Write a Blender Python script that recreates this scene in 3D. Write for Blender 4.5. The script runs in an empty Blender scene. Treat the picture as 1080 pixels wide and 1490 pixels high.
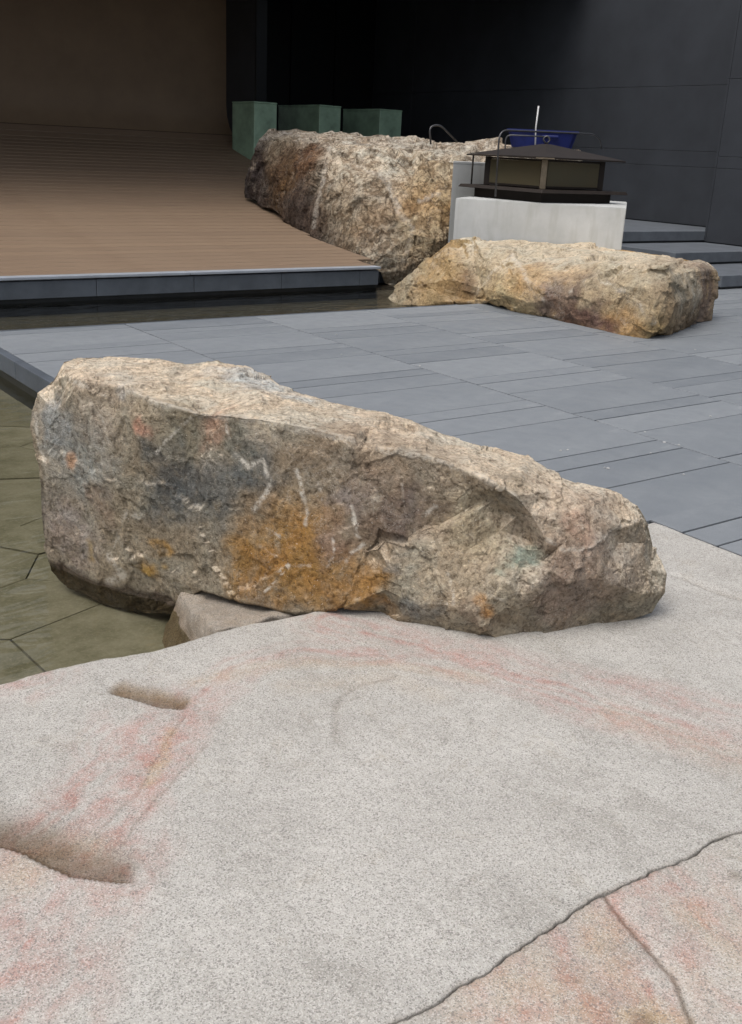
import bpy, bmesh, math, random
import numpy as np
from mathutils import Vector, Matrix
from mathutils.geometry import delaunay_2d_cdt

random.seed(7); rng = np.random.default_rng(7)
scene = bpy.context.scene
COL = scene.collection

# ------------------------------------------------------------------ camera
H = 1.45                                     # eye height above the paving
FPX = 1489.5637                              # focal length in photo pixels (1080 x 1490)
CX, CY = 540.0, 745.0
ROT = np.array([[0.8128806696, 0.1580601302, -0.5605729321],
                [-0.5806359561, 0.2954112759, -0.7586791578],
                [0.0456826387, 0.9422044222, 0.3319095106]])
cam_d = bpy.data.cameras.new('camera'); cam = bpy.data.objects.new('camera', cam_d); COL.objects.link(cam)
m = Matrix(ROT.tolist()).to_4x4(); m.translation = Vector((0, 0, H)); cam.matrix_world = m
cam_d.sensor_fit = 'HORIZONTAL'; cam_d.sensor_width = 36.0; cam_d.lens = 36.0 * FPX / 1080.0
cam_d.clip_start = 0.05; cam_d.clip_end = 1000
scene.camera = cam

# ------------------------------------------------------------------ light
SUN_EL, SUN_AZ = 64.0, 258.0                 # degrees, azimuth clockwise from +Y
world = bpy.data.worlds.new('World'); scene.world = world; world.use_nodes = True
wn = world.node_tree.nodes; wl = world.node_tree.links
sky = wn.new('ShaderNodeTexSky'); sky.sky_type = 'NISHITA'; sky.sun_disc = False
sky.sun_elevation = math.radians(SUN_EL); sky.sun_rotation = math.radians(SUN_AZ)
sky.air_density = 1.0; sky.dust_density = 6.0; sky.ozone_density = 1.0
bg = wn['Background']; bg.inputs['Strength'].default_value = 0.15
hs = wn.new('ShaderNodeHueSaturation'); hs.inputs['Saturation'].default_value = 0.5   # cloud cover: paler sky
wl.new(sky.outputs['Color'], hs.inputs['Color']); wl.new(hs.outputs['Color'], bg.inputs['Color'])
sd = bpy.data.lights.new('sun', 'SUN'); sun = bpy.data.objects.new('sun', sd); COL.objects.link(sun)
sd.energy = 1.0; sd.angle = math.radians(50); sd.color = (1.0, 0.975, 0.94)
sdir = Vector((math.sin(math.radians(SUN_AZ)) * math.cos(math.radians(SUN_EL)),
               math.cos(math.radians(SUN_AZ)) * math.cos(math.radians(SUN_EL)), math.sin(math.radians(SUN_EL))))
sun.rotation_euler = sdir.to_track_quat('Z', 'Y').to_euler()
scene.render.engine = 'CYCLES'
vs = scene.view_settings
vs.view_transform = 'Standard'; vs.look = 'None'; vs.gamma = 1.0; vs.use_curve_mapping = False; vs.exposure = 0.2

# ------------------------------------------------------------------ pixel -> place helpers
def ray(px, py): return ROT @ np.array([px - CX, -(py - CY), -FPX])
O = np.array([0, 0, H])
def ground(px, py, z=0.0):
    v = ray(px, py); return O + v * ((z - H) / v[2])
def on_y(px, py, y):
    v = ray(px, py); return O + v * (y / v[1])
def on_x(px, py, x):
    v = ray(px, py); return O + v * (x / v[0])

# ------------------------------------------------------------------ noise
_perm = rng.permutation(256); _perm = np.concatenate([_perm, _perm, _perm])
_grad = rng.normal(size=(256, 3)); _grad /= np.linalg.norm(_grad, axis=1)[:, None]
def perlin(P):
    P = np.asarray(P, float); i = np.floor(P).astype(int); f = P - i
    i &= 255; w = f * f * f * (f * (f * 6 - 15) + 10)
    out = np.zeros(len(P))
    for dx in (0, 1):
        for dy in (0, 1):
            for dz in (0, 1):
                h = _perm[_perm[_perm[(i[:, 0] + dx) & 255] + ((i[:, 1] + dy) & 255)] + ((i[:, 2] + dz) & 255)]
                gd = _grad[h]
                d = gd[:, 0] * (f[:, 0] - dx) + gd[:, 1] * (f[:, 1] - dy) + gd[:, 2] * (f[:, 2] - dz)
                ww = (w[:, 0] if dx else 1 - w[:, 0]) * (w[:, 1] if dy else 1 - w[:, 1]) * (w[:, 2] if dz else 1 - w[:, 2])
                out += d * ww
    return out * 1.6
def fbm(P, sc, oct=4, gain=0.5):
    P = np.asarray(P, float) * sc; a = 1.0; s = np.zeros(len(P)); t = 0
    for k in range(oct):
        s += a * perlin(P + 17.3 * k); t += a; a *= gain; P = P * 2.03
    return s / t
def ridged(P, sc, oct=3):
    P = np.asarray(P, float) * sc; a = 1.0; s = np.zeros(len(P)); t = 0
    for k in range(oct):
        s += a * (1 - 2 * np.abs(perlin(P + 9.1 * k))); t += a; a *= 0.5; P = P * 2.1
    return s / t
def facet(P, sc, tilt=1.0, step=.35):
    """chipped-stone relief: every cell is a small tilted plane"""
    Q = np.asarray(P, float) * sc; i = np.floor(Q).astype(int); best = np.full(len(Q), 9e9); out = np.zeros(len(Q))
    for dx in (-1, 0, 1):
        for dy in (-1, 0, 1):
            for dz in (-1, 0, 1):
                c = i + [dx, dy, dz]; h = _perm[_perm[_perm[c[:, 0] & 255] + (c[:, 1] & 255)] + (c[:, 2] & 255)]
                g = _grad[h]; d = Q - (c + .5 + g * .42); r = (d * d).sum(1); k = r < best
                best[k] = r[k]; g2 = _grad[(h[k] + 91) & 255]; out[k] = tilt * (d[k] * g2).sum(1) + step * g2[:, 0]
    return out
def smooth01(x): x = np.clip(x, 0, 1); return x * x * (3 - 2 * x)

# ------------------------------------------------------------------ object helpers
def tag(o, label=None, cat=None, group=None, kind=None):
    if label: o['label'] = label
    if cat: o['category'] = cat
    if group: o['group'] = group
    if kind: o['kind'] = kind
    return o
def mesh_obj(name, verts, faces, mat, parent=None, smooth=False):
    me = bpy.data.meshes.new(name)
    me.from_pydata([tuple(map(float, v)) for v in verts], [], [tuple(map(int, f)) for f in faces])
    me.validate(); me.update()
    if mat: me.materials.append(mat)
    if smooth: me.polygons.foreach_set('use_smooth', [True] * len(me.polygons))
    o = bpy.data.objects.new(name, me); COL.objects.link(o)
    if parent: o.parent = parent
    return o
def bm_obj(name, bm, mat, parent=None, smooth=False):
    me = bpy.data.meshes.new(name); bmesh.ops.recalc_face_normals(bm, faces=bm.faces[:])
    bm.to_mesh(me); bm.free()
    if mat: me.materials.append(mat)
    if smooth: me.polygons.foreach_set('use_smooth', [True] * len(me.polygons))
    o = bpy.data.objects.new(name, me); COL.objects.link(o)
    if parent: o.parent = parent
    return o
def empty(name, loc=(0, 0, 0), rz=0):
    o = bpy.data.objects.new(name, None); COL.objects.link(o); o.location = loc; o.rotation_euler = (0, 0, rz)
    o.empty_display_size = 0.1
    return o
def box_bm(x0, x1, y0, y1, z0, z1, bev=0.0, seg=1):
    bm = bmesh.new()
    v = [bm.verts.new(p) for p in ((x0, y0, z0), (x1, y0, z0), (x1, y1, z0), (x0, y1, z0), (x0, y0, z1), (x1, y0, z1), (x1, y1, z1), (x0, y1, z1))]
    for f in ((0, 3, 2, 1), (4, 5, 6, 7), (0, 1, 5, 4), (1, 2, 6, 5), (2, 3, 7, 6), (3, 0, 4, 7)): bm.faces.new([v[i] for i in f])
    if bev > 0: bmesh.ops.bevel(bm, geom=bm.edges[:], offset=bev, segments=seg, affect='EDGES', profile=0.5)
    return bm
def box(name, x0, x1, y0, y1, z0, z1, mat, parent=None, bev=0.0, seg=1):
    return bm_obj(name, box_bm(x0, x1, y0, y1, z0, z1, bev, seg), mat, parent)
def tube(name, pts, r, mat, parent=None, n=8):
    pts = [Vector(p) for p in pts]; V = []; F = []
    t0 = (pts[1] - pts[0]).normalized(); up = t0.orthogonal().normalized()
    for i, p in enumerate(pts):
        t = (pts[min(i + 1, len(pts) - 1)] - pts[max(i - 1, 0)]).normalized()
        up = (up - t * up.dot(t)).normalized(); s = t.cross(up)
        for k in range(n):
            a = 2 * math.pi * k / n; V.append(p + (up * math.cos(a) + s * math.sin(a)) * r)
    for i in range(len(pts) - 1):
        for k in range(n):
            F.append((i * n + k, i * n + (k + 1) % n, (i + 1) * n + (k + 1) % n, (i + 1) * n + k))
    F.append(tuple(reversed(range(n)))); F.append(tuple(range((len(pts) - 1) * n, len(pts) * n)))
    return mesh_obj(name, V, F, mat, parent, True)
def rounded(pts, rad, n=5):
    """polyline with its corners rounded"""
    pts = [Vector(p) for p in pts]; out = [pts[0]]
    for i in range(1, len(pts) - 1):
        a = (pts[i - 1] - pts[i]); b = (pts[i + 1] - pts[i]); r = min(rad, a.length * .45, b.length * .45)
        p0 = pts[i] + a.normalized() * r; p1 = pts[i] + b.normalized() * r
        for k in range(n + 1):
            t = k / n; out.append(p0 * (1 - t) ** 2 + pts[i] * 2 * t * (1 - t) + p1 * t * t)
    out.append(pts[-1]); return out

# ------------------------------------------------------------------ materials
def srgb(r, g, b):
    f = lambda c: (c / 255 / 12.92) if c / 255 <= .04045 else ((c / 255 + .055) / 1.055) ** 2.4
    return (f(r), f(g), f(b))
class NT:
    def __init__(s, name):
        s.m = bpy.data.materials.new(name); s.m.use_nodes = True; s.t = s.m.node_tree; s.n = s.t.nodes
        s.b = s.n['Principled BSDF']; s.out = s.n['Material Output']
    def new(s, typ, **kw):
        n = s.n.new(typ)
        for k, v in kw.items(): setattr(n, k, v)
        return n
    def link(s, a, b): s.t.links.new(a, b)
    def coord(s, kind='Object'): return s.new('ShaderNodeTexCoord').outputs[kind]
    def scale(s, vec, sc):
        n = s.new('ShaderNodeMapping'); n.inputs['Scale'].default_value = sc; s.link(vec, n.inputs['Vector']); return n.outputs[0]
    def noise(s, vec, sc, det=3, rough=.55, dist=0.0):
        n = s.new('ShaderNodeTexNoise'); n.inputs['Scale'].default_value = sc; n.inputs['Detail'].default_value = det
        n.inputs['Roughness'].default_value = rough; n.inputs['Distortion'].default_value = dist
        s.link(vec, n.inputs['Vector']); return n.outputs['Fac']
    def vor(s, vec, sc, feat='F1', out='Distance'):
        n = s.new('ShaderNodeTexVoronoi'); n.feature = feat; n.inputs['Scale'].default_value = sc; s.link(vec, n.inputs['Vector']); return n.outputs[out]
    def ramp(s, fac, stops):
        n = s.new('ShaderNodeValToRGB'); e = n.color_ramp.elements
        while len(e) < len(stops): e.new(0.5)
        for el, (p, c) in zip(e, stops):
            el.position = p; el.color = (c, c, c, 1) if isinstance(c, (int, float)) else (*c, 1)
        s.link(fac, n.inputs['Fac']); return n.outputs['Color']
    def mix(s, fac, a, b, blend='MIX'):
        n = s.new('ShaderNodeMix', data_type='RGBA', blend_type=blend)
        for sock, v in ((n.inputs[0], fac), (n.inputs[6], a), (n.inputs[7], b)):
            if isinstance(v, (int, float)): sock.default_value = v
            elif isinstance(v, tuple): sock.default_value = (*v, 1)
            else: s.link(v, sock)
        return n.outputs[2]
    def math(s, op, a, b=None):
        n = s.new('ShaderNodeMath', operation=op)
        for sock, v in zip(n.inputs, (a, b)):
            if v is None: continue
            if isinstance(v, (int, float)): sock.default_value = v
            else: s.link(v, sock)
        return n.outputs[0]
    def attr(s, name, out='Fac'): return s.new('ShaderNodeAttribute', attribute_name=name).outputs[out]
    def rand(s): return s.new('ShaderNodeObjectInfo').outputs['Random']
    def bump(s, h, strength=.3, dist=.01, normal=None):
        n = s.new('ShaderNodeBump'); n.inputs['Strength'].default_value = strength; n.inputs['Distance'].default_value = dist
        s.link(h, n.inputs['Height'])
        if normal: s.link(normal, n.inputs['Normal'])
        return n.outputs[0]
    def done(s, col=None, rough=None, normal=None, spec=None):
        if col is not None:
            if isinstance(col, tuple): s.b.inputs['Base Color'].default_value = (*col, 1)
            else: s.link(col, s.b.inputs['Base Color'])
        if rough is not None:
            if isinstance(rough, (int, float)): s.b.inputs['Roughness'].default_value = rough
            else: s.link(rough, s.b.inputs['Roughness'])
        if normal is not None: s.link(normal, s.b.inputs['Normal'])
        if spec is not None: s.b.inputs['Specular IOR Level'].default_value = spec
        return s.m

def mat_granite():
    t = NT('granite'); P = t.coord()
    base = t.mix(t.ramp(t.noise(P, 3.2, 4), [(.35, 0.), (.7, 1.)]), (.40, .39, .37), (.50, .49, .468))
    base = t.mix(t.ramp(t.noise(P, 26, 4, .7), [(.3, 0.), (.72, .55)]), base, (.33, .32, .295))
    pinkn = t.math('MULTIPLY', t.attr('pink'), t.ramp(t.noise(t.scale(P, (1, 1, 1)), 14, 5, .7), [(.34, .1), (.60, 1.)]))
    base = t.mix(pinkn, base, (.39, .225, .195))
    och = t.math('MULTIPLY', t.attr('ochre'), t.ramp(t.noise(P, 18, 5, .7), [(.3, .25), (.65, 1.)]))
    base = t.mix(och, base, (.42, .31, .19))
    sm = t.noise(t.scale(P, (2.2, 1.0, 1)), 2.4, 6, .72, 1.2)
    base = t.mix(t.ramp(sm, [(.50, 0.), (.66, .55)]), base, t.mix(1.0, base, (.70, .69, .67), 'MULTIPLY'))
    base = t.mix(t.ramp(t.noise(P, 6.5, 6, .75, .8), [(.56, 0.), (.72, .5)]), base, t.mix(1.0, base, (.80, .74, .64), 'MULTIPLY'))
    # crystals
    cell = t.vor(P, 400, 'F1', 'Color')
    sep = t.new('ShaderNodeSeparateColor'); t.link(cell, sep.inputs[0])
    g1 = t.ramp(sep.outputs[0], [(0., .0), (.80, .0), (.84, 1.), (1., 1.)])
    g2 = t.ramp(sep.outputs[1], [(0., .0), (.72, .0), (.76, 1.), (1., 1.)])
    big = t.vor(P, 250, 'F1', 'Color'); sep2 = t.new('ShaderNodeSeparateColor'); t.link(big, sep2.inputs[0])
    g3 = t.ramp(sep2.outputs[0], [(0., 0.), (.93, 0.), (.95, 1.), (1., 1.)])
    g4 = t.ramp(sep2.outputs[1], [(0., 0.), (.6, 0.), (.75, 1.), (1., 1.)])
    base = t.mix(t.math('MULTIPLY', g2, .30), base, (.75, .735, .71))
    base = t.mix(t.math('MULTIPLY', g4, .12), base, (.30, .26, .22))
    base = t.mix(t.math('MULTIPLY', g1, .55), base, (.13, .125, .115))
    base = t.mix(t.math('MULTIPLY', g3, .55), base, (.15, .14, .135))
    base = t.mix(t.math('MULTIPLY', t.attr('stain_shade'), t.ramp(t.noise(P, 22, 5, .7), [(.2, .6), (.7, 1.)])), base, t.mix(1.0, base, (.34, .27, .20), 'MULTIPLY'))
    base = t.mix(1.0, base, (.97, .962, .94), 'MULTIPLY')
    h = t.math('ADD', t.noise(P, 170, 3, .7), t.math('MULTIPLY', t.noise(P, 30, 4, .6), 1.6))
    return t.done(base, .78, t.bump(h, .55, .004), .3)

def mat_rock(name, fine_scale=60, vein=.5, contrast=1.0, dot=.55, mottle=0.0):
    t = NT(name); P = t.coord(); base = t.attr('Col', 'Color')
    n1 = t.noise(P, fine_scale * .25, 6, .72, .6)
    if mottle:
        mo = t.noise(P, fine_scale * .22, 7, .68, 1.2)
        base = t.mix(t.ramp(mo, [(.44, mottle), (.52, 0.)]), base, t.mix(1.0, base, (.40, .33, .27), 'MULTIPLY'))
        base = t.mix(t.ramp(mo, [(.54, 0.), (.60, mottle * .6)]), base, t.mix(1.0, base, (1.30, 1.32, 1.36), 'MULTIPLY'))
        cr = t.ramp(t.math('ABSOLUTE', t.math('SUBTRACT', t.noise(P, fine_scale * .10, 6, .62, 1.0), .5)), [(0., 1.), (.022, 0.)])
        base = t.mix(t.math('MULTIPLY', cr, min(.8, mottle * 1.25)), base, t.mix(1.0, base, (.22, .19, .16), 'MULTIPLY'))
    base = t.mix(t.ramp(n1, [(.30, .75 * contrast), (.5, 0.)]), base, t.mix(1.0, base, (.42, .40, .39), 'MULTIPLY'))
    n2 = t.noise(P, fine_scale, 5, .75, .3)
    base = t.mix(t.ramp(n2, [(.38, .9 * contrast), (.49, 0.)]), base, t.mix(1.0, base, (.38, .35, .32), 'MULTIPLY'))
    base = t.mix(t.ramp(n2, [(.55, 0.), (.70, .75 * contrast)]), base, t.mix(1.0, base, (1.75, 1.70, 1.62), 'MULTIPLY'))
    n3 = t.noise(P, fine_scale * .11, 4, .6, .8)
    hue = t.mix(t.ramp(n3, [(.42, 0.), (.65, 1.)]), (1.03, .99, .93), (.95, 1.0, 1.02))
    base = t.mix(1.0, base, hue, 'MULTIPLY')
    # pale crust speckles and threads
    v = t.attr('vein')
    thr = t.math('ABSOLUTE', t.math('SUBTRACT', t.noise(P, fine_scale * .16, 6, .78, 1.5), .5))
    thr = t.ramp(thr, [(0., 1.), (.016, 0.)])
    patch = t.ramp(t.noise(P, fine_scale * .10, 3), [(.52, 0.), (.60, 1.)])
    thr = t.math('MULTIPLY', t.math('MULTIPLY', thr, patch), vein)
    dots = t.math('MULTIPLY', t.ramp(t.noise(P, fine_scale * 2.2, 3, .7), [(.64, 0.), (.69, 1.)]), dot)
    vm = t.math('MAXIMUM', t.math('MAXIMUM', thr, dots), t.math('MULTIPLY', v, t.ramp(t.noise(P, fine_scale * .9, 5, .75), [(.39, 0.), (.53, 1.)])))
    base = t.mix(vm, base, (.66, .62, .545))
    h = t.math('ADD', t.math('MULTIPLY', n1, 2.0), t.math('ADD', n2, t.math('MULTIPLY', t.noise(P, fine_scale * 3.3, 3, .7), .5)))
    wet = t.attr('wet')
    base = t.mix(wet, base, t.mix(1.0, base, (.30, .27, .26), 'MULTIPLY'))
    rough = t.ramp(wet, [(0., .86), (1., .25)])
    return t.done(base, rough, t.bump(h, .8, .012 * 60 / fine_scale), .25)

def mat_paving():
    t = NT('slate_paving'); P = t.coord()
    r = t.rand()
    c = t.mix(r, (.135, .151, .168), (.205, .222, .238))
    c = t.mix(t.ramp(t.noise(P, 1.7, 5, .6), [(.35, 0.), (.7, .5)]), c, (.228, .245, .258))
    c = t.mix(t.ramp(t.noise(P, 9, 5, .7), [(.4, 0.), (.75, .45)]), c, (.130, .143, .157))
    c = t.mix(t.ramp(t.noise(P, 220, 2, .6), [(.58, 0.), (.72, .5)]), c, (.32, .34, .36))
    c = t.mix(t.ramp(t.noise(t.scale(P, (1, 3, 1)), 2.6, 6, .75), [(.60, 0.), (.72, .35)]), c, (.30, .31, .32))
    rough = t.ramp(t.noise(P, 5, 4), [(.3, .45), (.7, .66)])
    return t.done(c, rough, t.bump(t.noise(P, 120, 4, .7), .25, .003), .45)
def mat_plain(name, col, rough=.6, var=.25, sc=8, bump=.15, spec=.4, metal=0.0):
    t = NT(name); P = t.coord(); n = t.noise(P, sc, 5, .65)
    a = tuple(x * (1 - var) for x in col); b = tuple(x * (1 + var) for x in col)
    c = t.mix(t.ramp(n, [(.3, 0.), (.7, 1.)]), a, b)
    t.b.inputs['Metallic'].default_value = metal
    return t.done(c, rough, t.bump(t.noise(P, sc * 9, 3), bump, .004), spec)
def mat_wood():
    t = NT('timber_boards'); P = t.coord(); r = t.rand()
    g = t.noise(t.scale(P, (1.2, 30, 30)), 1.6, 5, .7, .4)
    c = t.mix(t.ramp(g, [(.3, 0.), (.7, 1.)]), (.175, .122, .080), (.25, .178, .120))
    c = t.mix(t.math('MULTIPLY', r, .45), c, (.150, .105, .074))
    c = t.mix(t.ramp(t.noise(P, .7, 4), [(.4, 0.), (.7, .4)]), c, (.25, .185, .13))
    return t.done(c, .55, t.bump(g, .2, .003), .35)
def mat_water():
    t = NT('pool_water'); P = t.coord()
    tr = t.new('ShaderNodeBsdfTransparent'); tr.inputs[0].default_value = (.80, .785, .69, 1)
    gl = t.new('ShaderNodeBsdfGlossy'); gl.inputs['Roughness'].default_value = .03
    h = t.math('ADD', t.noise(t.scale(P, (2.2, 5.5, 1)), 1.2, 3, .5, .6), t.math('MULTIPLY', t.noise(P, 9, 2), .12))
    nb = t.bump(h, .22, .06); t.link(nb, gl.inputs['Normal'])
    fr = t.new('ShaderNodeFresnel'); fr.inputs['IOR'].default_value = 1.33; t.link(nb, fr.inputs['Normal'])
    mx = t.new('ShaderNodeMixShader'); t.link(fr.outputs[0], mx.inputs[0]); t.link(tr.outputs[0], mx.inputs[1]); t.link(gl.outputs[0], mx.inputs[2])
    t.link(mx.outputs[0], t.out.inputs['Surface']); return t.m
def mat_pool_stone():
    t = NT('pool_floor_stone'); P = t.coord(); r = t.rand()
    c = t.mix(r, (.225, .22, .185), (.28, .275, .235))
    c = t.mix(t.ramp(t.noise(t.coord('Generated'), 2.2, 6, .75), [(.38, 0.), (.62, .9)]), c, (.12, .12, .085))
    c = t.mix(t.ramp(t.noise(P, 60, 4, .7), [(.5, 0.), (.75, .6)]), c, (.34, .33, .28))
    return t.done(c, .8, t.bump(t.noise(P, 40, 4), .3, .005))
def mat_concrete():
    t = NT('pale_concrete'); P = t.coord()
    c = t.mix(t.ramp(t.noise(P, 2.2, 5, .6), [(.35, 0.), (.7, 1.)]), (.42, .43, .42), (.53, .54, .53))
    st = t.noise(t.scale(P, (5, 5, .8)), 1.5, 4, .6)
    c = t.mix(t.ramp(st, [(.5, 0.), (.68, .5)]), c, (.34, .34, .31))
    c = t.mix(t.ramp(t.noise(P, 90, 3, .7), [(.6, 0.), (.75, .4)]), c, (.25, .25, .24))
    return t.done(c, .8, t.bump(t.noise(P, 50, 4), .2, .004), .3)
def mat_frosted():
    t = NT('frosted_amber_glass'); P = t.coord()
    c = t.mix(t.noise(P, 3, 2), (.105, .08, .045), (.085, .082, .05))
    return t.done(c, .35, None, .4)

M = dict(brown=mat_plain('brown_wall', (.185, .130, .082), .6, .10, 1.5, .05),granite=mat_granite(), rock=mat_rock('weathered_rock', 60, .30, .9, .5, .24), rock_far=mat_rock('split_rock', 26, .25, 1.0, .12, .75), rock_low=mat_rock('golden_rock', 22, .4, .8, .10, .12), paving=mat_paving(),
         joint=mat_plain('joint_bed', (.028, .031, .036), .9), wood=mat_wood(), water=mat_water(), pool=mat_pool_stone(),
         pool_joint=mat_plain('pool_joint', (.06, .056, .043), .9), concrete=mat_concrete(),
         dark_stone=mat_plain('dark_stone_panel', (.075, .088, .105), .5, .25, 3),
         wet_stone=mat_plain('wet_dark_stone', (.018, .020, .022), .35),
         coping=mat_plain('coping_stone', (.30, .33, .37), .4, .15, 4),
         wall=mat_plain('dark_wall_panel', (.032, .036, .043), .55, .2, 1.2, .05), black=mat_plain('black_glass', (.006, .007, .008), .4, .1, 2, 0., .3),
         ceiling=mat_plain('soffit', (.05, .045, .04), .8), bronze=mat_plain('dark_bronze', (.020, .015, .012), .65, .2, 10, .05, .25, 0.),
         bronze_trim=mat_plain('bronze_trim', (.22, .18, .13), .35, .2, 10, .05, .5, .8), glass=mat_frosted(),
         blue=mat_plain('blue_plastic', (.008, .016, .11), .5, .3, 6, .05), steel=mat_plain('grey_steel', (.10, .10, .105), .5, .2, 12, .05, .5, .9),
         white=mat_plain('white_rod', (.6, .6, .6), .4, .05), green=mat_plain('green_stone', (.27, .40, .29), .35, .35, 2.5, .05, .5),
         earth=mat_plain('bare_ground', (.10, .095, .085), .95, .2, .5), step=mat_plain('step_stone', (.105, .118, .135), .55, .2, 4),
         chip=mat_plain('white_chip', (.45, .45, .44), .8))

# ================================================================== SETTING
WATER_Z = -0.17; FLOOR_Z = -0.27
tag(mesh_obj('ground', [(-300, -300, -.62), (300, -300, -.62), (300, 300, -.62), (-300, 300, -.62)], [(0, 1, 2, 3)], M['earth']), kind='structure')

# ---- dark paving, column by column
PX = [2.145, 3.36, 4.59, 5.815, 7.05, 8.275, 9.5, 10.73, 11.95, 13.2, 14.45]
PBACK = 8.13
bed = mesh_obj('paving', [], [], None); tag(bed, kind='structure')
bmb = bmesh.new()
def add_prism(bm, poly, z0, z1):
    lo = [bm.verts.new((x, y, z0)) for x, y in poly]; hi = [bm.verts.new((x, y, z1)) for x, y in poly]; n = len(poly)
    bm.faces.new(hi); bm.faces.new(lo[::-1])
    for i in range(n): bm.faces.new((lo[i], lo[(i + 1) % n], hi[(i + 1) % n], hi[i]))
add_prism(bmb, [(2.16, 2.655), (3.463, 2.655), (3.463, -1.0), (16.5, -1.0), (16.5, 13.5), (12.6, 13.5), (12.6, PBACK - .015), (2.16, PBACK - .015)], -.60, -.006)
bmesh.ops.recalc_face_normals(bmb, faces=bmb.faces[:]); bmb.to_mesh(bed.data); bmb.free(); bed.data.materials.append(M['joint'])
slab_cache = {}
def paving_slab(x0, x1, y0, y1):
    key = (round(x1 - x0, 3), round(y1 - y0, 3))
    if key not in slab_cache:
        bm = box_bm(-key[0] / 2, key[0] / 2, -key[1] / 2, key[1] / 2, -.03, 0, .0015)
        me = bpy.data.meshes.new('paving_slab'); bm.to_mesh(me); bm.free(); me.materials.append(M['paving']); slab_cache[key] = me
    o = bpy.data.objects.new('paving_slab', slab_cache[key]); COL.objects.link(o); o.parent = bed
    o.location = ((x0 + x1) / 2, (y0 + y1) / 2, random.uniform(-.0012, .0012))
J = .0055
for c in range(len(PX) - 1):
    x0, x1 = PX[c], PX[c + 1]
    y = (2.48 if c % 2 == 1 else 3.135) - 1.06 * 4; k = 0
    W = (.580, .305, .175)
    while y < PBACK - .02:
        y1 = min(y + W[k % 3], PBACK); y0 = y; xa = x0
        ymin = 2.650 if x0 < 3.3 else -.9
        if y1 > ymin + .03 and y1 - y0 > .03:
            xl = x0 if not (abs(x0 - 3.36) < .01 and y0 < 2.66) else 3.464
            if abs(x0 - 3.36) < .01 and y0 < 2.66 < y1 and y1 - 2.66 > .05:   # slab that meets the granite corner
                paving_slab(x0 + J, x1 - J, 2.654, y1 - J); paving_slab(3.470, x1 - J, y0 + J, 2.66)
            else:
                paving_slab(xl + J, x1 - J, max(y0, ymin) + J, y1 - J)
        y = y + W[k % 3]; k += 1
# kerb of the pool along the paving
kerb = tag(box('pool_kerb', 2.085, 2.14, 2.665, PBACK, -.40, -.022, M['wet_stone']), kind='structure')
y = PBACK
while y > 2.7:
    y2 = max(y - 1.2, 2.67)
    box('kerb_stone', 2.075, 2.143, y2 + .003, y - .003, -.12, .004, M['dark_stone'], kerb, .006, 2); y = y2
box('kerb_stone', 2.085, 7.0, PBACK - .012, PBACK + .03, -.40, .002, M['dark_stone'], kerb, .006, 2)

# ---- pool: floor, crazy-paving stones, water
pool = tag(mesh_obj('pool_floor', [(-9, 1.2, FLOOR_Z - .03), (9.5, 1.2, FLOOR_Z - .03), (9.5, 11.2, FLOOR_Z - .03), (-9, 11.2, FLOOR_Z - .03)], [(0, 1, 2, 3)], M['pool_joint']), kind='structure')
def poly_clip(poly, p, n):
    out = []
    for i in range(len(poly)):
        a, b = poly[i], poly[(i + 1) % len(poly)]
        da = (a[0] - p[0]) * n[0] + (a[1] - p[1]) * n[1]; db = (b[0] - p[0]) * n[0] + (b[1] - p[1]) * n[1]
        if da <= 0: out.append(a)
        if da * db < 0:
            t = da / (da - db); out.append((a[0] + (b[0] - a[0]) * t, a[1] + (b[1] - a[1]) * t))
    return out
seeds = []
for px, py in [(5, 960), (60, 880), (90, 930), (150, 920), (215, 925), (20, 850), (35, 790), (10, 730), (50, 765), (120, 880), (170, 890), (225, 900), (275, 920), (15, 800)]:
    p = ground(px, py, FLOOR_Z)
    if all((p[0] - q[0]) ** 2 + (p[1] - q[1]) ** 2 > .30 ** 2 for q in seeds): seeds.append((p[0], p[1]))
tries = 0
while len(seeds) < 120 and tries < 6000:
    tries += 1
    if tries < 400: p = (random.uniform(-.6, 1.8), random.uniform(2.4, 4.8))
    else: p = (random.uniform(-1.4, 2.1), random.uniform(2.4, 8.1))
    if all((p[0] - q[0]) ** 2 + (p[1] - q[1]) ** 2 > (.33 if tries < 400 else .46) ** 2 for q in seeds): seeds.append(p)
SW = [random.uniform(0, .13) for _ in seeds]
for i, s in enumerate(seeds):
    poly = [(s[0] - .7, s[1] - .7), (s[0] + .7, s[1] - .7), (s[0] + .7, s[1] + .7), (s[0] - .7, s[1] + .7)]
    for k, q in enumerate(seeds):
        if k == i: continue
        d = math.hypot(q[0] - s[0], q[1] - s[1])
        if d > 2: continue
        n = ((q[0] - s[0]) / d, (q[1] - s[1]) / d); sh = (SW[i] - SW[k]) / (2 * d) * .8 - .0035; sh = max(-.42 * d, min(.42 * d, sh)); poly = poly_clip(poly, ((s[0] + q[0]) / 2 + n[0] * sh, (s[1] + q[1]) / 2 + n[1] * sh), n)
        if len(poly) < 3: break
    if len(poly) < 3: continue
    bm = bmesh.new(); dz = random.uniform(-.003, .003); add_prism(bm, [(x - s[0], y - s[1]) for x, y in poly], -.03, 0)
    o = bm_obj('pool_stone', bm, M['pool'], pool); o.location = (s[0], s[1], FLOOR_Z + dz)
wv = [(-9, 1.2, WATER_Z), (9.5, 1.2, WATER_Z), (9.5, 10.8, WATER_Z), (-9, 10.8, WATER_Z)]
tag(mesh_obj('water', wv, [(0, 1, 2, 3)], M['water']), kind='structure')

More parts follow.
